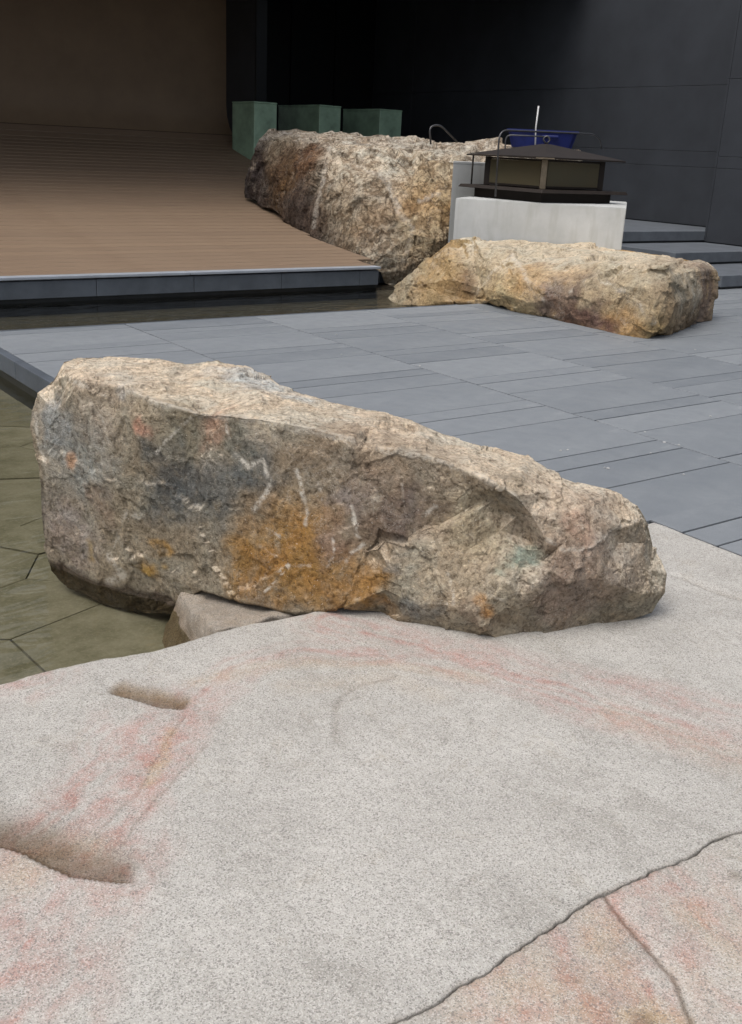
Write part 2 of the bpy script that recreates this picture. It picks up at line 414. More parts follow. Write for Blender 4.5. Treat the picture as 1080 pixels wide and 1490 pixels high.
# ---- timber slope that sweeps up into the wall
DY = 10.56
def prof(d):
    """arc-length walk over the profile -> list of (y, z, angle)"""
    out = []; y = DY + .10; z = .10; s = 0
    while True:
        r = y - (DY + .10)
        ang = math.atan(.075 + .0245 * r) if r < 7.7 else math.atan(.264) + (r - 7.7) * .95 + max(0, z - 1.6) * 1.1
        ang = min(ang, math.radians(90)); out.append((y, z, ang))
        if z > 4.9: break
        y += math.cos(ang) * d; z += math.sin(ang) * d
    return out
deck = tag(box('deck', -8.0, 7.70, DY + .12, DY + .9, -.40, -.02, M['wet_stone']), kind='structure')
bp = .205
P_ = prof(bp)
me_cache = {}
for i, (y, z, a) in enumerate(P_):
    if a > math.radians(40): break
    xr = 7.74 if y < DY + .5 else (8.0 if y < DY + 2 else (8.6 if y < 14.6 else 10.9))
    key = xr
    if key not in me_cache:
        bm = box_bm(-8.0, xr, 0.011, bp - .011, -.03, 0, .005); me = bpy.data.meshes.new('board'); bm.to_mesh(me); bm.free(); me.materials.append(M['wood']); me_cache[key] = me
    o = bpy.data.objects.new('board', me_cache[key]); COL.objects.link(o); o.parent = deck; o.location = (0, y, z); o.rotation_euler = (a, 0, 0)
# dark sheet under the boards
V = []; F = []
for (y, z, a) in P_: V += [(-8, y + .04 * math.sin(a), z - .04), (10.6 if y > 14.6 else 7.9, y + .04 * math.sin(a), z - .04)]
for i in range(len(P_) - 1): F.append((2 * i, 2 * i + 1, 2 * i + 3, 2 * i + 2))
mesh_obj('sheathing', V, F, M['black'], deck)
# smooth brown wall above the boards
Pw = [(y, z, a) for (y, z, a) in P_ if a > math.radians(37)]
V = []; F = []
for (y, z, a) in Pw: V += [(-8, y, z), (11.05, y, z)]
for i in range(len(Pw) - 1): F.append((2 * i, 2 * i + 1, 2 * i + 3, 2 * i + 2))
mesh_obj('wall_face', V, F, M['brown'], deck, True)
# stone edge of the deck over the water
edge = tag(box('deck_edge', -8.0, 7.74, DY + .04, DY + .11, -.45, .05, M['wet_stone']), kind='structure')
jx = [-8.0] + sorted([5.2 + 1.13 * k for k in range(-11, 3)]) ; jx = [j for j in jx if j < 7.6] + [7.745]
for a, b in zip(jx[:-1], jx[1:]):
    if b - a > .05: box('edge_panel', a + .003, b - .003, DY, DY + .05, -.125, .052, M['dark_stone'], edge, .004)
for k in range(6):
    a = -8 + k * 2.63; box('coping', a, a + 2.622 if k < 5 else 7.76, DY - .02, DY + .11, .068, .100, M['coping'], edge, .006, 2)
# ---- building shell behind: pier, glass, walls, plus an unseen roof and end wall for shade
WY = P_[-1][0]
pxx = on_y(331, 100, WY - .05)[0]; v_ = ray(373, 100); PY = pxx / v_[0] * v_[1]; pr = pxx + .22
t = empty('corner_pier', (pxx, PY, 0)); tag(t, 'dark grey square pier at the end of the brown timber wall', 'pillar')
box('shaft', 0, .22, .05, 2.6, 0, 5.0, M['wall'], t, .01)
box('edge_strip', -.004, .224, 0, .046, 0, 5.0, M['black'], t)
glass = tag(box('back_wall', pr, 15.2, WY + 1.8, WY + 2.0, -.5, 5.0, M['black']), 'black glazed wall at the back above the green blocks', 'wall')
for k in range(4):
    x = pr + 1.15 * (k + 1); box('mullion', x, x + .05, WY + 1.74, WY + 1.798, 0, 5.0, M['black'], glass)
floor2 = tag(box('upper_floor', 10.0, 15.0, 13.6, WY + 1.8, -.55, .49, M['step']), kind='structure')
tag(box('roof', -8.3, 16.6, 14.4, WY + 2.3, 4.75, 5.05, M['ceiling']), 'dark flat soffit out of view, placed to shade the timber slope', 'roof')  # unseen roof, front edge placed so the slope darkens towards the back
tag(box('side_wall', -8.4, -8.05, DY, WY + 2.0, -.5, 4.75, M['wall']), 'unseen dark end wall added far left to darken the timber slope', 'wall')  # unseen wall added to close off the left end and darken it
# right-hand wall and pier with panels
w = tag(box('side_wall', 15.0, 15.3, 10.45, WY + 2.3, -.5, 4.75, M['joint']), 'dark blue grey wall running back beside the top step', 'wall')
zs = [.52, 1.45, 1.70, 2.72, 4.74]
for a, b in zip(zs[:-1], zs[1:]):
    y = 10.46
    while y < WY + 2:
        box('wall_panel', 14.955, 14.998, y + .004, y + 9.0 - .003, a + .002, b - .002, M['wall'], w, .004); y += 9.0
w2 = tag(box('wall_pier', 14.05, 16.5, 3.0, 10.44, -.5, 4.75, M['joint']), 'smooth dark grey wall at the far right beside the steps', 'wall')
for a, b in zip([.0, .35, 1.45, 1.62, 2.72, 4.74][1:-1], [.0, .35, 1.45, 1.62, 2.72, 4.74][2:]):
    for y in (3.0,): box('wall_panel', 14.0, 14.048, y + .004, 10.436, a + .002, b - .002, M['wall'], w2, .004)
    box('wall_panel', 14.0, 14.95, 10.442, 10.475, a + .005, b - .005, M['wall'], w2, .004)
# steps
st = empty('stair', (12.5, 8.1, 0)); tag(st, 'three wide dark stone steps rising beside the low golden rock', 'stairs')
for i, (y0, x0) in enumerate([(8.12, 11.36), (9.18, 11.73), (10.47, 11.0)]):
    s = box('step', x0 - 12.5, 14.0 - 12.5 if i < 2 else 2.45, y0 - 8.1 + .03, 13.6 - 8.1 - .01 * i, -.02 if i == 0 else .17 * i - .05, .17 * (i + 1) - .045, M['wet_stone'], st)
    box('tread', x0 - 12.5 - .02, 14.0 - 12.5 - .002 if i < 2 else 2.44, y0 - 8.1, 13.6 - 8.1 + .02 * i, .17 * i + .028, .17 * (i + 1), M['step'], s, .006, 2)

# ---- green blocks on the upper level
for i, (xa, xm, xb, ytop, lab) in enumerate([(338, 370, 403, 147, 'pale green stone block nearest the timber wall'), (405, 465, 496, 152, 'middle green stone block behind the tall rock'), (499, 553, 585, 158, 'green stone block furthest right behind the tall rock')]):
    yb = 17.5 + (.3 if i else 0)
    X0 = on_y(xm, 170, yb)[0]; X1 = on_y(xb, 170, yb)[0]; zt = on_y(xm, ytop, yb)[2]
    vb = ray(xa, 170); ylen = X0 / vb[0] * vb[1] - yb
    ylen = max(.3, min(ylen, 3.4))
    o = empty('green_block', (X0, yb, 0)); tag(o, lab, 'block', 'green stone blocks')
    box('body', 0, X1 - X0, 0, ylen, zt - 1.2, zt - .03, M['green'], o, .01)
    box('lid', -.004, X1 - X0 + .004, -.004, ylen + .004, zt - .028, zt, M['green'], o, .006)

# ================================================================== GRANITE
def polyline_dist(P, pts):
    P = np.asarray(P)[:, :2]; best = np.full(len(P), 9e9); side = np.zeros(len(P)); tpos = np.zeros(len(P)); L = 0
    pts = np.asarray(pts)[:, :2]
    for a, b in zip(pts[:-1], pts[1:]):
        ab = b - a; l = np.linalg.norm(ab); t = np.clip(((P - a) @ ab) / l ** 2, 0, 1); q = a + t[:, None] * ab
        d = np.linalg.norm(P - q, axis=1); mm = d < best
        best[mm] = d[mm]; side[mm] = np.sign(ab[0] * (P[mm, 1] - a[1]) - ab[1] * (P[mm, 0] - a[0])); tpos[mm] = (L + t[mm] * l); L += l
    return best, side, tpos / L
def gp(*pp): return np.array([ground(*p) for p in pp])
crack = gp((480, 1530), (570, 1490), (640, 1455), (715, 1408), (745, 1382), (800, 1350), (870, 1302), (900, 1290), (950, 1268), (1000, 1250), (1035, 1226), (1080, 1213), (1130, 1190))
def crack_y(x): return np.interp(x, crack[:, 0], crack[:, 1]) + (fbm(np.c_[x, x * 0, x * 0 + 3.3], 22, 4) * .012)
back_pts = gp((-60, 1003), (0, 990), (60, 975), (120, 960), (180, 948), (250, 934), (310, 917), (360, 905), (420, 893), (480, 880))
def back_y(x):
    y = np.interp(x, back_pts[:, 0], back_pts[:, 1]); y = np.where(x > 1.78, 2.63 + .02 * smooth01((x - 1.9) / .3), y); y = np.where(x < .6, 2.65, y)
    return y + fbm(np.c_[x, x * 0 + 1.7, x * 0], 9, 4) * .02 * smooth01((2.3 - x) / .3)
def right_x(y): return 3.462 + fbm(np.c_[y, y * 0 + 4.2, y * 0], 7, 3) * .004
PKS = 1.8
pink_lines = [
    (gp((480, 905), (620, 950), (760, 985), (900, 1030), (1080, 1085), (1150, 1110)), .055, .55),
    (gp((700, 950), (860, 985), (1080, 1035)), .03, .35),
    (gp((560, 950), (440, 948), (350, 968), (300, 1010), (262, 1060), (232, 1100), (205, 1140), (165, 1190), (120, 1235)), .030, .85),
    (gp((230, 1020), (190, 1060), (165, 1080)), .05, .4),
    (gp((225, 1085), (130, 1140), (80, 1195), (50, 1225)), .04, .6),
    (gp((205, 1170), (190, 1220), (185, 1285)), .035, .6),
    (gp((95, 1285), (55, 1350), (20, 1420), (-10, 1480)), .030, .8),
    (gp((40, 1260), (15, 1300), (-20, 1380)), .05, .4),
    (gp((150, 1310), (130, 1400), (100, 1490)), .03, .35),
    (gp((0, 1000), (60, 985)), .05, .35)]
pink2 = [
    (gp((885, 1300), (920, 1380), (960, 1490)), .045, .75), (gp((800, 1350), (840, 1430), (860, 1490)), .05, .65), (gp((735, 1420), (760, 1490)), .03, .7),
    (gp((955, 1270), (1010, 1340), (1080, 1420)), .06, .7), (gp((680, 1450), (690, 1490)), .03, .4)]
ochre_lines = [(gp((290, 990), (420, 965), (560, 965), (700, 985)), .03, .4), (gp((420, 1000), (560, 985), (640, 1010)), .04, .25), (gp((30, 1275), (60, 1240), (130, 1240)), .05, .45),
               (gp((180, 1000), (230, 1010), (265, 1018)), .025, .8), (gp((900, 1040), (1080, 1110)), .06, .25), (gp((250, 1060), (215, 1140)), .012, .8)]
ochre2 = [(gp((870, 1340), (900, 1450)), .06, .5), (gp((1000, 1330), (1080, 1400)), .05, .5), (gp((920, 1480), (960, 1470), (1000, 1490)), .03, 1.0)]
chip1 = gp((150, 1004), (175, 1010), (205, 1018), (240, 1027), (275, 1030))
chip2 = gp((-60, 1205), (0, 1228), (40, 1243), (70, 1258), (105, 1276), (150, 1284), (208, 1288))
groove = gp((985, 838), (1020, 852), (1060, 868), (1110, 880))
swirl = gp((575, 985), (520, 995), (490, 1030), (490, 1080))
grain_edge = gp((880, 1298), (915, 1345), (985, 1425), (1010, 1490))
vein_dark = [gp((265, 1045), (225, 1100), (205, 1150), (150, 1205)), gp((300, 1080), (255, 1130), (200, 1200), (165, 1260))]
def granite_fields(P, second=False):
    pk = np.zeros(len(P)); oc = np.zeros(len(P)); sn = np.zeros(len(P))
    wob = np.c_[fbm(P, 6, 3), fbm(P + 7.7, 6, 3), np.zeros(len(P))] * .035
    Q = P + wob
    for pts, w, s in (pink2 if second else pink_lines):
        d, sd_, tt = polyline_dist(Q, pts); sv = d * sd_
        streak = np.clip(.50 + 1.25 * perlin(np.c_[sv * 34 + fbm(P, 5, 2) * 1.3, tt * 2.2, np.full(len(P), w * 90)]), .16, 1)
        pk = 1 - (1 - pk) * (1 - min(1, s * PKS) * smooth01(1 - d / (w * 3.6)) * streak)
    for pts, w, s in (ochre2 if second else ochre_lines):
        d, _, _ = polyline_dist(Q, pts); oc = np.maximum(oc, s * smooth01(1 - d / (w * 2)))
    if not second:
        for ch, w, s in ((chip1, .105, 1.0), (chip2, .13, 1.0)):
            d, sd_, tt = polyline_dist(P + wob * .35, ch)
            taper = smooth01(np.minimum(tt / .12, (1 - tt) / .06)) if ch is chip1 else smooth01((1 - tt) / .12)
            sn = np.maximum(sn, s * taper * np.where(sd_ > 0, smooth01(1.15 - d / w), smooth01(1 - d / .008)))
        d, _, tt = polyline_dist(P + wob * .35, chip2); sn = np.maximum(sn, 1.3 * smooth01((1 - tt) / .1) * smooth01(1.4 - d / .007))  # narrow shadow line painted into the colour along this chip's lip
        d, _, tt = polyline_dist(P + wob * .35, chip1); sn = np.maximum(sn, 1.0 * smooth01(np.minimum(tt, 1 - tt) / .2) * smooth01(1.3 - d / .006))  # same painted lip shadow for the smaller chip
        d, _, _ = polyline_dist(Q, swirl); sn = np.maximum(sn, .28 * smooth01(1 - d / .018))
        d, _, _ = polyline_dist(Q, groove); sn = np.maximum(sn, .3 * smooth01(1 - d / .03))
        for vd in vein_dark:
            d, _, _ = polyline_dist(P + wob * .6, vd); sn = np.maximum(sn, .45 * smooth01(1 - d / .006))
        hole = gp((202, 1123))[0]; d = np.linalg.norm(P[:, :2] - hole[:2], axis=1); sn = np.maximum(sn, .8 * smooth01(1 - d / .011)); pk = np.maximum(pk, .8 * (smooth01(1 - np.abs(d - .014) / .012)))
    else:
        d, _, _ = polyline_dist(P + wob * .3, grain_edge); sn = np.maximum(sn, .85 * smooth01(1.3 - d / .007))
        c2 = gp((940, 1485))[0]; d = np.linalg.norm((P[:, :2] - c2[:2]) * [1, 1.3], axis=1); sn = np.maximum(sn, .7 * smooth01(1 - d / .05))
        c2 = gp((1070, 1275))[0]; d = np.linalg.norm((P[:, :2] - c2[:2]), axis=1); sn = np.maximum(sn, .6 * smooth01(1 - d / .03))
    if second: oc = np.maximum(oc, .10 + .7 * np.clip(fbm(P, 3, 3), 0, 1))
    dcr = np.abs(P[:, 1] - crack_y(P[:, 0])); sn = np.maximum(sn, .5 * smooth01(1 - dcr / .012) * np.clip(.5 + 1.2 * fbm(P, 12, 3), 0, 1))
    return pk, oc, sn
def granite_relief(P, second=False):
    wob = np.c_[fbm(P, 6, 3), fbm(P + 7.7, 6, 3), np.zeros(len(P))] * .035
    z = fbm(P, 1.5, 3) * .012 + fbm(P, 7, 3) * .0035 + fbm(P, 40, 2) * .0012
    if not second:
        for ch, dep, w in ((chip1, .009, .10), (chip2, .011, .15)):
            d, sd_, tt = polyline_dist(P + wob * .35, ch)
            taper = smooth01(np.minimum(tt / .15, (1 - tt) / .1)) if ch is chip1 else smooth01((1 - tt) / .15)
            z -= dep * taper * np.where(sd_ > 0, smooth01(1 - d / w), smooth01(1 - d / .008))
        d, _, _ = polyline_dist(P, swirl); z -= .003 * smooth01(1 - d / .02)
        d, sd_, _ = polyline_dist(P, groove); z -= .010 * np.where(sd_ > 0, smooth01(1 - d / .06), smooth01(1 - d / .012))
        hole = gp((202, 1123))[0]; d = np.linalg.norm(P[:, :2] - hole[:2], axis=1); z -= .008 * smooth01(1 - d / .011)
    else:
        d, sd_, _ = polyline_dist(P, grain_edge); z -= .006 * np.where(sd_ > 0, smooth01(1 - d / .03), smooth01(1 - d / .008))
    return z
def granite_sheet(name, x0, x1, ylo, yhi, nx, ny, round_hi, round_lo, second, rightf=None, zoff=0.0):
    """slab whose long edges follow the functions ylo / yhi, with rounded arrises and sides"""
    def side(rad, n):   # (inset, drop) walk from the top to the foot
        return [(rad * (1 - math.sin(a)), rad * (1 - math.cos(a))) for a in [math.pi / 2 * k / n for k in range(1, n + 1)]] + [(0, .08), (-.0, .40)]
    rows = []
    lo = side(round_lo, 3)[::-1]; hi = side(round_hi, 5)
    xs = np.linspace(x0, x1, nx)
    V = []
    def row(yfun, drop): V.append((yfun, drop))
    for ins, dr in lo: rows.append(('lo', ins, dr))
    for v in np.linspace(0, 1, ny): rows.append(('mid', v, 0))
    for ins, dr in hi: rows.append(('hi', ins, dr))
    yl = ylo(xs); yh = yhi(xs); pts = []
    for kind, a, dr in rows:
        if kind == 'lo': y = yl + a; 
        elif kind == 'hi': y = yh - a
        else: y = (yl + round_lo) * (1 - a) + (yh - round_hi) * a
        pts.append(np.c_[xs, y, np.full(nx, -dr)])
    G = np.array(pts)
    nr = len(rows)
    # right side: snap the last columns on the end profile
    if rightf is not None:
        e = side(.006, 3); ext = []
        for ins, dr in [(e[0][0], e[0][1]), (e[2][0], e[2][1]), (0, .40)]:
            c = G[:, -1, :].copy(); c[:, 0] = rightf(c[:, 1]) - ins; c[:, 2] = np.minimum(c[:, 2], -dr); ext.append(c)
        G[:, -1, 0] = rightf(G[:, -1, 1]) - .007
        G = np.concatenate([G] + [c[:, None, :] for c in ext], axis=1)
    P = G.reshape(-1, 3); rel = granite_relief(P, second); fade = np.clip(1 + P[:, 2] / .05, 0, 1)
    P[:, 2] += rel * fade + zoff
    nc = G.shape[1]; idx = np.arange(nr * nc).reshape(nr, nc)
    F = np.stack([idx[:-1, :-1], idx[:-1, 1:], idx[1:, 1:], idx[1:, :-1]], -1).reshape(-1, 4)
    o = mesh_obj(name, P, F, M['granite'], None, True)
    for nm, arr in zip(('pink', 'ochre', 'stain_shade'), granite_fields(P, second)):
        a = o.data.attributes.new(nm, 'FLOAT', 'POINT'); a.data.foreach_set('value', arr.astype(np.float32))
    return o
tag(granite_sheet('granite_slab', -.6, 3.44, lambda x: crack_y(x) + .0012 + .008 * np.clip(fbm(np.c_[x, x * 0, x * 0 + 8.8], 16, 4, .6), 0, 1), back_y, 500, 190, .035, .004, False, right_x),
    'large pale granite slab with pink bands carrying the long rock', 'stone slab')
tag(granite_sheet('granite_slab', -.6, 3.44, lambda x: x * 0 - .55, lambda x: crack_y(x) - .0012 - .007 * np.clip(fbm(np.c_[x, x * 0, x * 0 + 2.1], 19, 4, .6), 0, 1), 420, 190, .004, .01, True, right_x, -.002),
    'granite slab with warm pink patches in front of the crack', 'stone slab')
# small granite block between the rock and the water
def granite_block():
    tri = [ground(238, 925, -.0)[:2] + [.02, .0], np.array([1.45, 3.04]), np.array([1.50, 3.18]), np.array([2.0, 3.2]), np.array([2.0, 2.68]), np.array([1.40, 2.68])]
    tri = tri[1:]
    bm = bmesh.new(); add_prism(bm, [tuple(p) for p in tri], -.30, -.012)
    for v in bm.verts:
        if v.co.z < -.1: v.co.x -= .08; v.co.y += .02
        elif v.co.x < 1.6 and v.co.y > 2.9: v.co.z -= .085
        elif v.co.x < 1.6: v.co.z -= .03
    bmesh.ops.triangulate(bm, faces=bm.faces[:]); bmesh.ops.subdivide_edges(bm, edges=bm.edges[:], cuts=23, use_grid_fill=True)
    P = np.array([v.co for v in bm.verts]); d = np.c_[fbm(P, 9, 4), fbm(P + 5, 9, 4), fbm(P + 9, 9, 4)] * .026
    for v, dd in zip(bm.verts, d): v.co += Vector(dd)
    o = bm_obj('granite_block', bm, M['granite'], None, True); P = np.array([v.co for v in o.data.vertices])
    for nm, arr in (('pink', P[:, 0] * 0), ('ochre', P[:, 0] * 0 + .40), ('stain_shade', np.clip(.50 + smooth01((-P[:, 2] - .10) / .08) * .5, 0, 1))):
        a = o.data.attributes.new(nm, 'FLOAT', 'POINT'); a.data.foreach_set('value', arr.astype(np.float32))
    return o
tag(granite_block(), 'small grey brown granite block wedged between the long rock and the water', 'stone block')

# ================================================================== ROCKS
def subdivide(V, F):
    E = np.sort(np.concatenate([F[:, [0, 1]], F[:, [1, 2]], F[:, [2, 0]]]), axis=1)
    U, inv = np.unique(E, axis=0, return_inverse=True); inv = inv.reshape(-1)
    n = len(V); mid = (V[U[:, 0]] + V[U[:, 1]]) / 2; k = len(F)
    ab, bc, ca = n + inv[:k], n + inv[k:2 * k], n + inv[2 * k:]
    a, b, c = F[:, 0], F[:, 1], F[:, 2]
    return np.concatenate([V, mid]), np.concatenate([np.c_[a, ab, ca], np.c_[ab, b, bc], np.c_[ca, bc, c], np.c_[ab, bc, ca]])
def normals(V, F):
    fn = np.cross(V[F[:, 1]] - V[F[:, 0]], V[F[:, 2]] - V[F[:, 0]]); N = np.zeros_like(V)
    for k in range(3): np.add.at(N, F[:, k], fn)
    return N / (np.linalg.norm(N, axis=1)[:, None] + 1e-12)
def relax(V, F, f):
    A = np.zeros_like(V); c = np.zeros(len(V))
    for i, j in ((0, 1), (1, 2), (2, 0)):
        np.add.at(A, F[:, i], V[F[:, j]]); np.add.at(A, F[:, j], V[F[:, i]]); np.add.at(c, F[:, i], 1); np.add.at(c, F[:, j], 1)
    return V * (1 - f) + f * A / c[:, None]
class Rock:
    def __init__(s, A, B):
        s.A = np.array(A); s.u = (np.array(B) - s.A); s.len = np.linalg.norm(s.u); s.u /= s.len
        s.n = np.array([-s.u[1], s.u[0]])
        if np.dot(s.n, s.A) < 0: s.n = -s.n
    def at(s, px, py, off=None, z=None):
        if z is not None: return ground(px, py, z)
        v = ray(px, py); P0 = s.A + s.n * off; return O + v * (np.dot(P0, s.n) / np.dot(v[:2], s.n))
    def sz(s, P): return np.array([np.dot(P[:2] - s.A, s.u), P[2]])
    def build(s, name, ring, inner, back, levels, amp, mat, rough=1.0, aniso=(1, 1, 1.2), fine=1.0):
        pt = lambda q: s.at(q[0], q[1], q[2]) if len(q) == 3 else s.at(q[0], q[1], None, q[3])
        R = [pt(q) for q in ring]; I = [pt(q if len(q) == 4 else (q[0], q[1], q[2] + rng.uniform(-.009, .009) * amp)) for q in inner]
        n = len(R); V = R + I; px = [Vector((q[0], -q[1])) for q in list(ring) + list(inner)]
        res = delaunay_2d_cdt(px, [(i, (i + 1) % n) for i in range(n)], [], 1, 1e-4)
        ov = [o[0] if o else -1 for o in res[3]]
        F = [[ov[i] for i in f] for f in res[2] if all(ov[i] >= 0 for i in f)]
        # back sheet in the (length, height) plane
        Bk = []
        for (sv, zv, off) in back:
            xy = s.A + s.u * sv + s.n * off; Bk.append(np.array([xy[0], xy[1], zv]))
        c2 = [Vector(s.sz(P)) for P in R] + [Vector(s.sz(P)) for P in Bk]
        res = delaunay_2d_cdt(c2, [(i, (i + 1) % n) for i in range(n)], [], 1, 1e-5)
        nb = len(V); V = V + Bk; extra = []
        for k, o in enumerate(res[3]):
            if o: i = o[0]; extra.append(i if i < n else nb + i - n)
            else:
                c = res[0][k]; xy = s.A + s.u * c[0] + s.n * .1; V.append(np.array([xy[0], xy[1], c[1]])); extra.append(len(V) - 1)
        F += [[extra[i] for i in f][::-1] for f in res[2]]
        F = [f for f in F if len(set(f)) == 3]
        bm = bmesh.new(); bv = [bm.verts.new(v) for v in V]
        for f in F:
            try: bm.faces.new([bv[i] for i in f])
            except ValueError: pass
        bmesh.ops.holes_fill(bm, edges=[e for e in bm.edges if e.is_boundary], sides=0)
        bmesh.ops.triangulate(bm, faces=bm.faces[:]); bmesh.ops.recalc_face_normals(bm, faces=bm.faces[:])
        bm.verts.index_update(); V = np.array([v.co[:] for v in bm.verts]); F = np.array([[v.index for v in f.verts] for f in bm.faces]); bm.free()
        sc = amp
        for L in range(levels):
            V, F = subdivide(V, F)
            if L == 1:
                V = relax(V, F, .04); N = normals(V, F); V = V + N * (fbm(V, 5 / sc, 3) * .016 * sc * rough)[:, None]
            if L == levels - 1:
                N = normals(V, F); w = np.c_[fbm(V, 20 / sc, 3), fbm(V + 4, 20 / sc, 3), fbm(V + 8, 20 / sc, 3)] * .03 * sc
                st = (V + w) * np.array(aniso); big = smooth01(fbm(V + 21, 3.5 / sc, 2) * 1.6 + .5)
                V = V + N * ((facet(st, 3.6 / sc) * .020 + facet(st + 7, 9 / sc) * .0095 + facet(st + 3, 22 / sc) * .0055 * (.35 + .65 * big) * fine + fbm(st, 60 / sc, 4, .6) * .005 * (.4 + .6 * big) * fine + fbm(V + 11, 150 / sc, 2) * .0018 * fine) * sc * rough)[:, None]
                V = relax(V, F, .12)
        me = bpy.data.meshes.new(name); me.from_pydata(V.tolist(), [], F.tolist()); me.update()
        me.polygons.foreach_set('use_smooth', [True] * len(me.polygons)); me.materials.append(mat)
        o = bpy.data.objects.new(name, me); COL.objects.link(o); s.V, s.F, s.N, s.o = V, F, normals(V, F), o
        return o
    def hit(s, px, py):
        v = ray(px, py); v = v / np.linalg.norm(v); d = s.V - O; t = d @ v; e = np.linalg.norm(d - t[:, None] * v, axis=1)
        c = e < max(.02, e.min() * 1.5); k = np.where(c)[0]; return s.V[k[np.argmin(t[k])]]
    def paint(s, base_front, base_top, blobs, veins, wetz=None, sc=1.0, rk=1.0):
        V = s.V; N = s.N
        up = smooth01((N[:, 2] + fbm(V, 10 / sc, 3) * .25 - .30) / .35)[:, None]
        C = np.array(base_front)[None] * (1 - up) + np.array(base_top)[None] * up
        w1 = np.c_[fbm(V, 9 / sc, 4), fbm(V + 5, 9 / sc, 4), fbm(V + 9, 9 / sc, 4)] * .10 * sc
        brk = np.clip((.95 if sc < 1.5 else 1.12) + 1.2 * fbm(V + 31, 26 / sc, 4, .65) + .5 * fbm(V + 3, 7 / sc, 2), .08, 1)
        for (px, py, r, col, st) in blobs:
            c = s.hit(px, py); d = np.linalg.norm(V + w1 - c, axis=1)
            C = C + (smooth01(1.35 - d / (r * rk)) * st * brk)[:, None] * (np.array(col)[None] - C)
        ve = np.zeros(len(V))
        for pts, w, st in veins:
            q = [s.hit(*p) for p in pts]
            for a, b in zip(q[:-1], q[1:]):
                ab = b - a; l2 = max(ab @ ab, 1e-9); t = np.clip(((V - a) @ ab) / l2, 0, 1); d = np.linalg.norm(V + w1 * .18 - a - t[:, None] * ab, axis=1)
                ve = np.maximum(ve, .8 * st * smooth01(1.3 - d / w))
        wet = np.zeros(len(V)) if wetz is None else smooth01((wetz + fbm(V, 12, 3) * .03 - V[:, 2]) / .03)
        me = s.o.data
        a = me.attributes.new('Col', 'FLOAT_COLOR', 'POINT'); a.data.foreach_set('color', np.c_[C, np.ones(len(C))].astype(np.float32).ravel())
        a = me.attributes.new('vein', 'FLOAT', 'POINT'); a.data.foreach_set('value', ve.astype(np.float32))
        a = me.attributes.new('wet', 'FLOAT', 'POINT'); a.data.foreach_set('value', wet.astype(np.float32))

# ---- the long rock in front
R1 = Rock((1.12, 3.50), (2.09, 2.12))
ring = [(92, 525, .34), (112, 520, .42), (150, 521, .52), (190, 521, .56), (225, 523, .58), (270, 527, .60), (298, 525, .61), (318, 523, .62), (345, 531, .60), (372, 536, .59), (395, 545, .58), (410, 558, .55), (440, 569, .52), (478, 583, .50),
        (520, 592, .49), (560, 600, .48), (600, 612, .46), (640, 627, .45), (670, 637, .44), (705, 649, .43), (740, 658, .42), (765, 665, .42), (800, 686, .40), (830, 698, .40), (860, 709, .40), (900, 718, .42), (930, 735, .46), (945, 765, .50),
        (953, 800, .50), (968, 836, .46), (966, 860, .43), (945, 890, .40), (928, 897, .36), (905, 906, None, -.01), (850, 916, None, -.01), (790, 926, None, -.01), (725, 934, None, -.01), (690, 926, None, -.01), (640, 916, None, -.01), (575, 906, None, -.01),
        (555, 893, None, -.005), (500, 884, -.03), (430, 892, -.04), (350, 876, -.015), (292, 858, .05), (272, 872, .09), (262, 892, .13), (210, 893, .16), (150, 879, .19), (100, 856, .23), (74, 830, .26), (64, 790, .21), (58, 745, .18), (55, 700, .17), (50, 660, .18), (43, 622, .19), (45, 600, .2), (53, 571, .21), (76, 553, .25)]
